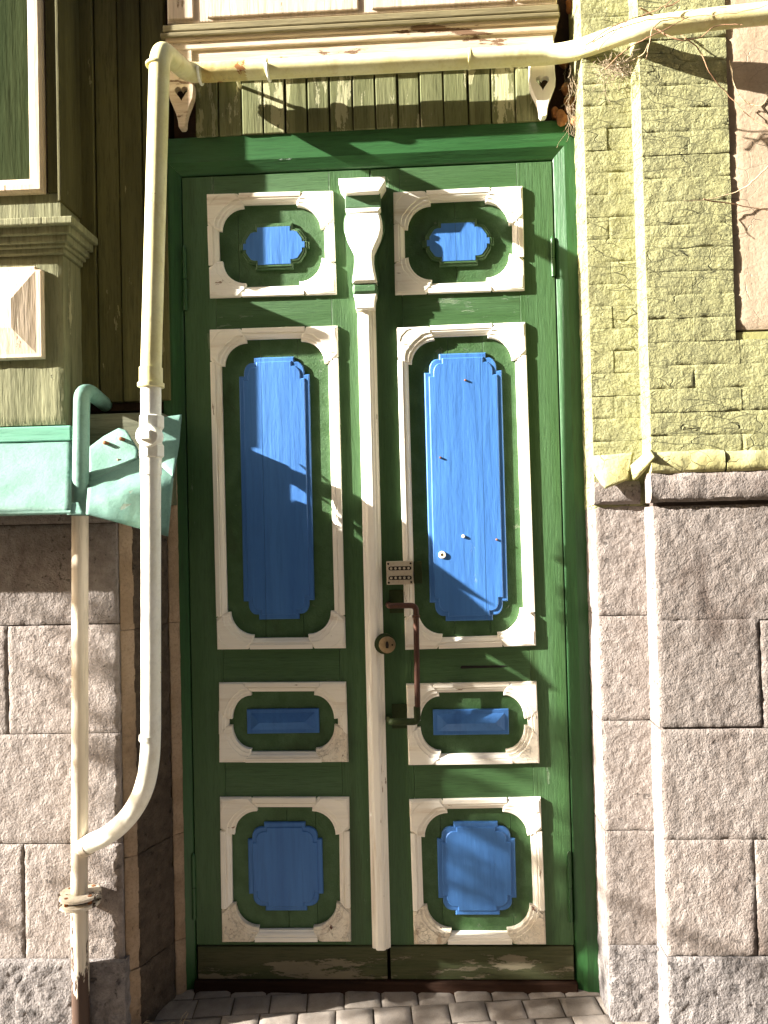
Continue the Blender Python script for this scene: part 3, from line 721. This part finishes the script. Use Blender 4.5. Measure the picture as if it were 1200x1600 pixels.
# handle, lock, push button plate, peephole, slot, nails (on the right leaf)
hx, hz = at(650, 946, .05)
p0 = (*at(613, 946, .012),)
pts = fillet([(X(606, 946, .01), -.002, hz), (X(608, 946, .045), .046, hz), (hx, .050, hz), (X(651, 1050, .05), .050, Z(651, 1108, .05))], [.012, .018], 6)
b = MB(); b.tube(pts, .0088, 10)
hd = make('handle', b, 'bronze', RL)
b = MB(); b.tube([(hx, .05, hz-.038), (hx, .05, hz-.036), (hx, .05, hz-.030), (hx, .05, hz-.028)], [.009, .0125, .0125, .009], 12); make('collar', b, 'bronze', hd)
zl = Z(651, 1128, .05); xl2 = X(652, 1120, .05)
b = MB(); b.tube(fillet([(xl2, .05, Z(651, 1104, .05)), (xl2, .048, zl), (X(610, 1128, .045), .044, zl), (X(606, 1128, .01), -.002, zl)], [.014, .012], 6), .0105, 10); make('lower_arm', b, 'green_dark', hd)
for (a, c, e, f_) in ((608, 630, 922, 958), (612, 636, 1100, 1138), (646, 659, 877, 912)):
    b = MB(); b.box(X(a, e, 0), X(c, e, 0), -.001, .004, Z(a, f_, 0), Z(a, e, 0)); make('mounting_plate', b, 'green_dark', RL, bevel=.0015)
DK = .026
kx0, kz1 = at(603.5, 877.5, DK); kx1, kz0 = at(645.5, 913, DK)
b = MB(); b.box(kx0, kx1, -.001, DK, kz0, kz1); kp = make('button_plate', b, 'steel_plate', RL, bevel=.002)
kw, kh = kx1-kx0, kz1-kz0
for fy in (.70, .29):
    zz = kz0+kh*fy; b = MB(); rr_ = kh*.085
    pts = [(kx0+kw*.15+rr_*math.cos(t), zz+rr_*math.sin(t)) for t in [math.pi/2+math.pi*k/6 for k in range(7)]]+[(kx1-kw*.12+rr_*math.cos(t), zz+rr_*math.sin(t)) for t in [-math.pi/2+math.pi*k/6 for k in range(7)]]
    b.prism(pts, DK-.001, DK+.0008); make('slot', b, 'black', kp)
    for i in range(5):
        xx = kx0+kw*(.18+.165*i); b = MB(); b.tube([(xx, DK, zz), (xx, DK+.002, zz), (xx, DK+.0028, zz)], [kw*.052, kw*.048, kw*.03], 10); make('button', b, 'steel_plate', kp)
for fx, fy in ((.07, .90), (.92, .90), (.08, .09), (.93, .10)):
    xx, zz = kx0+kw*fx, kz0+kh*fy; b = MB(); b.tube([(xx, DK-.001, zz), (xx, DK+.0012, zz)], kw*.042, 10); make('screw', b, 'black', kp)
lx, lz = at(603, 1006, .03)
b = MB(); b.tube([(lx-.004, .018, lz), (lx-.004, .034, lz), (lx-.004, .036, lz)], [.0315, .0315, .029], 28); lk = make('lock', b, 'green_dark', RL)
b = MB(); b.tube([(lx+.004, .03, lz-.002), (lx+.004, .0385, lz-.002), (lx+.004, .040, lz-.002)], [.0255, .0255, .0235], 28); make('lock_face', b, 'brass', lk)
kh_ = [(lx+.004+dx, lz-.002+dz) for dx, dz in ((-.004, -.010), (.004, -.010), (.005, 0), (.0035, .009), (0, .012), (-.0035, .009), (-.005, 0))]
b = MB(); b.prism(kh_, .0395, .0408); make('keyhole', b, 'black', lk)
b = MB(); b.tube([(lx+.020, .039, lz-.002), (lx+.020, .0408, lz-.002)], .003, 8); make('screw', b, 'black', lk)
ex, ez = at(691, 867, REC+.015)
b = MB()
ring = [(ex+.0115*math.cos(2*math.pi*k/20), ez+.0115*math.sin(2*math.pi*k/20)) for k in range(20)]; hole = [(ex+.0055*math.cos(2*math.pi*k/14), ez+.0055*math.sin(2*math.pi*k/14)) for k in range(14)]
b.prism(ring, REC+.008, REC+.0175, holes=[hole], bevel=.002); ph = make('peephole', b, 'white_paint', RL)
b = MB(); b.tube([(ex, REC+.009, ez), (ex, REC+.0132, ez)], .0054, 12); make('lens', b, 'brass', ph)
for nx, ny in ((688, 715), (724, 838), (776, 843), (727, 594)):
    xx, zz = at(nx, ny, REC+.013); b = MB(); r_ = .0035 if nx != 724 else .0055
    b.tube([(xx, REC+.009, zz), (xx, REC+.016, zz), (xx, REC+.018, zz)], [r_, r_, r_*.6], 8); make('nail', b, 'white_paint' if nx == 724 else 'rust', RL)
sx0, sz0 = at(719, 1042, 0); sx1, sz1 = at(793, 1041, 0)
b = MB(); b.prism([(sx0, sz0-.004), (sx0+.006, sz0-.0055), (sx1-.02, sz1-.0035), (sx1, sz1+.001), (sx1-.015, sz1+.003), (sx0+.004, sz0+.0035)], -.012, .0006); make('slot', b, 'black', RL)

# ================================================================== MINT METAL HOOD
hood = thing('metal_hood', 'mint green painted sheet metal hood over the left stone wall', 'hood', X(60, 800, .3), .3, Z(60, 803, .33))
XH = -1.72; DHF = .352
def w3(px, py, d): x_, z_ = at(px, py, d); return Vector((x_, d, z_))
def coons(top, bot, left, right, nu, nv, dent, seed, nm='sheet', material='mint_paint', parent=None, th=.003):
    """smooth bent sheet between four edge polylines (top and bottom run left to right, left and right run down)"""
    def ev(pl, t):
        seg = [(b_-a_).length for a_, b_ in zip(pl, pl[1:])]; L_ = sum(seg); t *= L_
        for a_, b_, q in zip(pl, pl[1:], seg):
            if t <= q or b_ is pl[-1]: return a_.lerp(b_, min(1, t/q))
            t -= q
    vs = []
    for j in range(nv+1):
        v = j/nv
        for i in range(nu+1):
            u_ = i/nu
            p = ev(top, u_)*(1-v)+ev(bot, u_)*v+ev(left, v)*(1-u_)+ev(right, v)*u_
            p -= (top[0]*(1-u_)+top[-1]*u_)*(1-v)+(bot[0]*(1-u_)+bot[-1]*u_)*v
            k = min(1, 6*min(u_, 1-u_, v, 1-v)+.15)
            a_ = (noise.noise(p*9+Vector((seed, 0, 0)))*.7+noise.noise(p*24+Vector((0, seed, 0)))*.3)*dent*k
            vs.append(p+Vector((0, a_, a_*.6)))
    b_ = MB(); b_.add(vs, [(j*(nu+1)+i, j*(nu+1)+i+1, (j+1)*(nu+1)+i+1, (j+1)*(nu+1)+i) for j in range(nv) for i in range(nu)]); b_.smooth = True
    return make(nm, b_, material, parent or hood, solid=th)
zb0, zf0 = Z(60, 688, .158), Z(60, 800, DHF)
xb_, xf_ = X(113, 690, .158), X(111, 800, DHF)
coons([Vector((XH, .158, zb0)), Vector((xb_, .158, zb0))], [Vector((XH, DHF, zf0)), Vector((xf_, DHF, zf0))], [Vector((XH, .158, zb0)), Vector((XH, DHF, zf0))], [Vector((xb_, .158, zb0)), Vector((xf_, DHF, zf0))], 40, 14, .006, 1)
b = MB(); b.tube(densify([(XH, DHF, zf0-.003), (xf_, DHF, zf0-.003)], .05), .0055, 8); make('front_lip', b, 'mint_paint', hood)
b = MB(); b.box(XH, X(110, 675, .175), .10, .172, Z(60, 690, .172), Z(60, 666, .172)); make('fascia', b, 'mint_wood', hood, bevel=.004)
# strip behind the standpipe, joins the two sheets
coons([w3(111, 700, .168), w3(142, 700, .165)], [w3(108, 800, .232), w3(140, 800, .232)], [w3(111, 700, .168), w3(108, 800, .232)], [w3(142, 700, .165), w3(140, 800, .232)], 8, 14, .003, 2)
coons([w3(107, 786, .325), w3(123, 785, .322)], [w3(105, 804, DHF+.004), w3(131, 804, DHF)], [w3(107, 786, .325), w3(105, 804, DHF+.004)], [w3(123, 785, .322), w3(131, 804, DHF)], 6, 5, .002, 6, 'tab')
# bent flap, then the hanging end
coons([w3(138, 700, .168), w3(162, 682, .142), w3(186, 669, .140), w3(198, 673, .148)], [w3(139, 752, .252), w3(178, 737, .226), w3(214, 717, .196)], [w3(138, 700, .168), w3(139, 752, .252)], [w3(198, 673, .148), w3(217, 703, .172), w3(214, 717, .196)], 14, 10, .004, 3)
coons([w3(138, 752, .250), w3(214, 717, .193), w3(250, 690, .146), w3(284, 652, .030)], [w3(134, 803, .356), w3(196, 820, .336), w3(263, 838, .300)], [w3(138, 752, .250), w3(134, 803, .356)], [w3(284, 652, .030), w3(278, 702, .13), w3(271, 748, .240), w3(263, 838, .300)], 26, 18, .010, 4)
coons([w3(222, 656, .150), w3(256, 652, .125), w3(284, 648, .095)], [w3(236, 716, .192), w3(271, 746, .254)], [w3(222, 656, .150), w3(236, 716, .192)], [w3(284, 648, .095), w3(280, 696, .17), w3(271, 746, .254)], 12, 10, .004, 5)
for a, c in ((165, 692), (190, 686)):
    x_, z_ = at(a, c, .175); b = MB(); b.tube([(x_, .15, z_), (x_, .182, z_), (x_, .185, z_)], [.006, .006, .003], 8); make('rivet', b, 'rust', hood)

# broken end of the yellow ledge, hanging off the corner
coons([w3(920, 714, D1+.010), w3(950, 712, D1+.022), w3(990, 708, D1+.024)], [w3(930, 742, D1+.030), w3(945, 764, D1+.046), w3(962, 757, D1+.044), w3(981, 750, D1+.034)], [w3(920, 714, D1+.010), w3(930, 742, D1+.030)], [w3(990, 708, D1+.024), w3(981, 750, D1+.034)], 16, 12, .010, 11, 'ledge_end', 'ledge_paint', bw, .012)
coons([w3(988, 728, D1+.04), w3(1016, 703, D2+.016)], [w3(992, 750, D1+.05), w3(1024, 715, D2+.03)], [w3(988, 728, D1+.04), w3(992, 750, D1+.05)], [w3(1016, 703, D2+.016), w3(1024, 715, D2+.03)], 10, 6, .008, 12, 'ledge_end', 'ledge_paint', bw, .014)

# ================================================================== GAS PIPE
DV, DH, PR = .352, .104, .0278
zh = (Z(320, 103, DH)+Z(600, 102, DH)+Z(840, 94, DH))/3
def W3(px, py, d): x_, z_ = at(px, py, d); return (x_, d, z_)
gp = thing('gas_pipe', 'pale yellow gas pipe running up past the door and over its head', 'pipe', X(125, 1590, .25), .25, 0)
p_top = W3(250, 76, DV)
y0 = W3(236, 605, DV); 
pA_ = [W3(236, 580, DV), (p_top[0], DV, p_top[2]), (p_top[0]+.004, DH, zh), (X(600, 102, DH), DH, zh), (X(885, 92, DH), DH, zh), W3(995, 45, .300), W3(1100, 31, .318), W3(1270, 14, .345)]
path = fillet(pA_, [.055, .055, .02, .075, .06, .05], 10)
b = MB(); b.tube(densify(path, .05), PR, 20); make('upper_run', b, 'pipe_yellow', gp)
def ringp(px, py, d, axis, r0, r1, L_, material, nm='coupling', n=20):
    c = Vector(W3(px, py, d)); a = Vector(axis)
    b = MB(); h_ = a*(L_/2)
    b.tube([c-h_, c-h_*.98, c+h_*.98, c+h_], [r0, r1, r1, r0], n); return make(nm, b, material, gp)
b = MB(); b.tube([(X(p_, 102, DH), DH, zh) for p_ in (296, 320, 350, 375, 398)], [PR-.0006, PR+.0005, PR+.0006, PR+.0005, PR-.0006], 20, False); make('rusty_length', b, 'pipe_rusty', gp)
b = MB(); b.tube([W3(236, 575, DV), W3(236, 600, DV)], PR+.0035, 20); make('coupling', b, 'pipe_yellow', gp)
b = MB(); b.tube([W3(236, 598, DV), W3(236, 599, DV), W3(236, 605, DV), W3(236, 606, DV)], [PR, PR+.008, PR+.008, PR], 20); make('lock_nut', b, 'pipe_yellow', gp)
b = MB(); b.tube([W3(245, 100, DV), W3(245, 101, DV), W3(245, 104, DV), W3(245, 105, DV)], [PR, PR+.0022, PR+.0022, PR], 20); make('weld', b, 'pipe_yellow', gp)
for px in (417, 733, 925):
    if px == 925: continue
    xx = X(px, 100, DH); b = MB(); b.tube([(xx-.004, DH, zh), (xx-.003, DH, zh), (xx+.003, DH, zh), (xx+.004, DH, zh)], [PR, PR+.002, PR+.002, PR], 20); make('weld', b, 'pipe_yellow', gp)
# lower run, bends back to the standpipe
low = [W3(236, 590, DV), W3(236, 1000, DV), W3(236, 1150, DV), W3(234, 1192, DV), W3(226, 1232, .346), W3(208, 1268, .332), W3(182, 1296, .310), W3(154, 1313, .285), W3(128, 1322, .262)]
b = MB(); b.tube(densify(fillet(low, [.02]+[.05]*6, 5), .06), PR-.0015, 20); make('lower_run', b, 'pipe_white', gp)
b = MB(); b.tube([W3(236, 605, DV), W3(236, 650, DV)], PR-.0005, 20); make('threaded_length', b, 'pipe_white', gp)
b = MB(); b.tube([W3(236, 712, DV), W3(236, 742, DV)], PR+.0008, 20); make('threaded_length', b, 'pipe_white', gp)
b = MB(); b.tube([W3(234, 1148, DV), W3(234, 1156, DV)], PR+.0005, 20); make('weld', b, 'pipe_white', gp)
vb = MB(); vb.tube([W3(237, 649, DV), W3(237, 650.5, DV), W3(237, 668, DV), W3(237, 673, DV), W3(237, 683, DV), W3(237, 693, DV), W3(237, 697, DV), W3(237, 714, DV), W3(237, 715.5, DV)],
           [PR, PR+.0065, PR+.0065, PR+.001, PR+.004, PR+.001, PR+.0065, PR+.0065, PR], 8); vb.smooth = False
va = make('valve', vb, 'pipe_white', gp, bevel=.002, smooth=False)
vc = Vector(W3(238, 683, DV))
b = MB(); b.tube([vc, vc+Vector((0, .041, 0)), vc+Vector((0, .045, 0)), vc+Vector((0, .046, 0))], [.031, .031, .029, .025], 28); make('boss', b, 'pipe_white', va)
b = MB(); b.tube([vc+Vector((0, .040, 0)), vc+Vector((0, .052, 0)), vc+Vector((0, .054, 0))], [.0185, .0185, .014], 4); b.smooth = False; make('spindle', b, 'pipe_white', va, smooth=False)
# standpipe
DSP, SPR = .262, .0229
b = MB(); b.tube(densify([W3(125, 806, DSP), W3(125, 1200, DSP), W3(124, 1396, DSP)], .08), SPR, 18); make('standpipe', b, 'pipe_cream', gp)
b = MB(); b.tube(densify([W3(124, 1411, DSP), W3(127, 1640, DSP)], .05), SPR+.001, 18); make('standpipe_foot', b, 'pipe_cream_worn', gp)
for ya, yb in ((1394, 1399), (1406, 1411.5)):
    b = MB(); b.tube([W3(125, ya, DSP), W3(125, ya+.6, DSP), W3(125, yb-.6, DSP), W3(125, yb, DSP)], [.052, .057, .057, .052], 24); make('flange', b, 'pipe_cream_worn', gp)
b = MB(); b.tube([W3(125, 1398, DSP), W3(125, 1407, DSP)], .034, 20); make('gasket', b, 'black', gp)
for a in (30, 120, 210, 300):
    c = Vector(W3(125, 1403.5, DSP))+Vector((math.cos(R(a))*.044, math.sin(R(a))*.044, 0)); b = MB(); b.tube([c-Vector((0, 0, .018)), c+Vector((0, 0, .018))], .006, 6); make('bolt', b, 'rust', gp, smooth=False)
mp = fillet([W3(125, 806, DSP), W3(128, 614, DSP-.01), (X(140, 612, .20), .20, Z(140, 612, .20)), (X(158, 616, .03), .0, Z(140, 612, .20)-.005)], [.05, .05], 8)
b = MB(); b.tube(densify(mp, .04), SPR, 18); make('standpipe_top', b, 'mint_paint', gp)
b = MB(); b.tube([W3(133, 1321, .266), W3(140, 1319, .272)], [PR+.003, PR+.0005], 18); make('weld', b, 'pipe_cream', gp)
# wall hooks holding the horizontal run
x_ = X(372, 128, .05); z_ = Z(372, 128, .05)
b = MB(); b.tube([(x_, .0, z_), (x_, .068, z_+.004), (x_, .076, z_+.010)], .0062, 8); make('wall_hook', b, 'pipe_yellow', gp)
for px in (313, 420):
    x_ = X(px, 120, DH); b = MB()
    b.tube([(x_, DH+math.sin(t)*(PR+.004), zh-math.cos(t)*(PR+.004)) for t in [-2.4+4.0*k/14 for k in range(15)]], .0045, 8); make('clamp', b, 'pipe_white', gp)

# ================================================================== DRY VINE, FOAM, TOW
vine = thing('dry_vine', 'thin dry leafless vine tangled over the pipe beside the brick wall', 'vine', X(1000, 70, .36), .36, Z(1000, 70, .36))
stems = [[(915, 72), (940, 52), (975, 34), (1010, 22), (1040, 8), (1062, -15)], [(925, 66), (965, 45), (1020, 30), (1080, 26), (1150, 20), (1215, 4)],
         [(1000, 12), (1030, 30), (1065, 55), (1092, 78), (1112, 118), (1140, 150), (1175, 185), (1210, 205)], [(1140, 95), (1155, 150), (1190, 165), (1205, 130)],
         [(945, 108), (975, 80), (1010, 60), (1050, 40), (1075, 28)], [(1010, 92), (1016, 62), (1022, 42), (1048, 30), (1090, 32)],
         [(1020, 42), (1060, 62), (1095, 58), (1120, 40), (1160, 38)], [(1205, 255), (1180, 280), (1150, 300), (1100, 312), (1068, 314)],
         [(1100, 312), (1150, 320), (1208, 330)], [(965, 100), (985, 95), (1005, 85), (1013, 68)], [(1040, 12), (1062, 0), (1085, -20)], [(935, 78), (950, 60), (990, 28), (1030, 25)]]
for k, st in enumerate(stems):
    d0 = .362 if k not in (7, 8, 2, 3) else .275
    pts = []
    for i, (a, c) in enumerate(st):
        pts.append(Vector(W3(a, c, d0+.018*math.sin(i*1.7+k))))
    fine_ = []
    for i in range(len(pts)-1):
        p0_, p1_, p2_, p3_ = pts[max(i-1, 0)], pts[i], pts[i+1], pts[min(i+2, len(pts)-1)]
        for j in range(6):
            t = j/6; fine_.append(.5*((2*p1_)+(p2_-p0_)*t+(2*p0_-5*p1_+4*p2_-p3_)*t*t+(3*p1_-p0_-3*p2_+p3_)*t**3))
    fine_.append(pts[-1])
    fine_ = [p+Vector((noise.noise(p*60), noise.noise(p*60+Vector((9, 0, 0))), noise.noise(p*60+Vector((0, 9, 0)))))*.003 for p in fine_]
    b = MB(); b.tube(fine_, [.0021-.0013*i/len(fine_) for i in range(len(fine_))], 5); make('stem', b, 'twig' if k % 2 else 'twig_red', vine)
fm = thing('foam_filling', 'orange brown foam lumps squeezed into the gap above the door frame', 'foam', X(885, 190, .0), .02, Z(885, 195, .02))
for (a, c, r_, d) in ((878, 185, .018, .03), (892, 165, .02, .02), (868, 178, .014, .0), (893, 8, .018, .02), (886, 140, .016, .0), (880, 95, .018, -.03), (897, 188, .012, .04)):
    bm = bmesh.new(); bmesh.ops.create_icosphere(bm, subdivisions=3, radius=r_)
    c_ = Vector(W3(a, c, d)); b = MB(); vs = []
    for v in bm.verts:
        k = 1+.45*noise.noise(v.co*60+c_*9); vs.append(c_+Vector((v.co.x*k, v.co.y*k, v.co.z*k*1.25)))
    b.add(vs, [tuple(v.index for v in f_.verts) for f_ in bm.faces]); b.smooth = True; bm.free(); make('lump', b, 'foam', fm)
tw = MB()
for i in range(90):
    x_, z_ = at(rnd(886, 903), rnd(80, 200), .08); d = rnd(.03, .13); p = Vector((x_, d, z_)); pts = [p]
    dr = Vector((rnd(-.3, .3), rnd(-.3, .3), -1))
    for j in range(4):
        p = p+dr*rnd(.006, .014); dr += Vector((rnd(-.6, .6), rnd(-.6, .6), rnd(-.2, .3))); pts.append(p)
    tw.tube(pts, .0006, 3, False)
make('tow_strands', tw, 'tow', label='tangled pale tow fibres stuffed between door frame and brick', cat='fibres', kind='stuff')
tw = MB()
for i in range(160):
    x_, z_ = at(random.gauss(962, 16), random.gauss(98, 9), .24); p = Vector((x_, .20+rnd(-.03, .05), z_)); pts = [p]
    dr = Vector((rnd(-1, 1), rnd(-.6, .6), rnd(-1, 1)))
    for j in range(4):
        p = p+dr*rnd(.004, .010); dr += Vector((rnd(-.9, .9), rnd(-.6, .6), rnd(-.9, .9))); pts.append(p)
    tw.tube(pts, .0006, 3, False)
make('nest_fibres', tw, 'tow', label='wisp of pale dry fibres caught under the pipe bend', cat='fibres', kind='stuff')

# ================================================================== STREET TREE (out of the picture, its low branch dapples the foot of the door)
tr = thing('street_tree', 'young street tree with a low branch reaching towards the house', 'tree', -4.6, 3.2, -.02)
tb = Vector((-4.6, 3.2, -.02)); bt = MB()
bt.tube([tb, tb+Vector((.03, .02, 1.2)), tb+Vector((-.04, 0, 2.4)), tb+Vector((.02, .03, 3.6)), tb+Vector((0, 0, 4.6))], [.085, .07, .058, .04, .015], 12)
make('trunk', bt, 'bark', tr)
random.seed(21)
limbs = [[tb+Vector((-.03, 0, 2.2)), Vector((-4.70, 2.5, 2.55)), Vector((-4.80, 1.9, 2.76)), Vector((-4.92, 1.44, 2.72))]]
for a in range(6):
    an = a*1.05+.4; limbs.append([tb+Vector((0, 0, 2.6+.25*a)), tb+Vector((math.cos(an)*.4, .1+math.sin(an)*.35, 3.0+.25*a)), tb+Vector((math.cos(an)*.8, .15+math.sin(an)*.7, 3.3+.24*a))])
lf = MB()
def leaf_at(p, sz):
    n_ = Vector((rnd(-1, 1), rnd(-1, 1), rnd(-.2, 1))).normalized(); t_ = n_.orthogonal().normalized(); t_.rotate(Matrix.Rotation(rnd(0, 6.28), 3, n_)); b_ = n_.cross(t_)
    lf.add([p, p+t_*sz*.35+b_*sz*.28+n_*sz*.05, p+t_*sz, p+t_*sz*.35-b_*sz*.28+n_*sz*.05], [(0, 1, 2), (0, 2, 3)])
for k, lb in enumerate(limbs):
    b = MB(); b.tube(densify(lb, .15), [.03*(1-.8*i/len(densify(lb, .15))) for i in range(len(densify(lb, .15)))], 8); make('limb', b, 'bark', tr)
    for i in range(260 if k else 0):
        t = rnd(.3, 1.05); j = min(len(lb)-2, int(t*(len(lb)-1))); p = lb[j].lerp(lb[j+1], t*(len(lb)-1)-j)
        leaf_at(p+Vector((random.gauss(0, .17), random.gauss(0, .15), random.gauss(0, .17))), rnd(.05, .085))
for c_, sd_, n_ in (((-4.92, 1.43, 2.68), (.040, .05, .12), 170), ((-4.97, 1.43, 3.10), (.10, .04, .045), 120), ((-4.76, 1.43, 2.42), (.05, .05, .09), 60),
                    ((-4.90, 1.43, 2.20), (.20, .05, .05), 130), ((-4.58, 1.43, 2.17), (.10, .05, .045), 90), ((-5.16, 1.43, 2.98), (.05, .04, .12), 40)):
    for i in range(n_):
        leaf_at(Vector([random.gauss(c_[q_], sd_[q_]) for q_ in range(3)]), rnd(.045, .075))
make('crown', lf, 'leaf', tr)
# straw and grit at the foot of the walls
st = MB(); random.seed(5)
for i in range(70):
    x_ = rnd(.60, .74) if i < 40 else rnd(-.86, -.70); d = rnd(.26, .34) if i < 40 else rnd(.16, .26); p = Vector((x_, d, .002+rnd(0, .01))); an = rnd(0, 6.28)
    st.tube([p, p+Vector((math.cos(an)*.012, math.sin(an)*.012, rnd(.0, .012))), p+Vector((math.cos(an)*.03, math.sin(an)*.03, rnd(-.002, .02)))], .0008, 4, False)
make('dry_grass', st, 'twig', label='dry grass bits lying at the foot of the stone walls', cat='grass', kind='stuff')
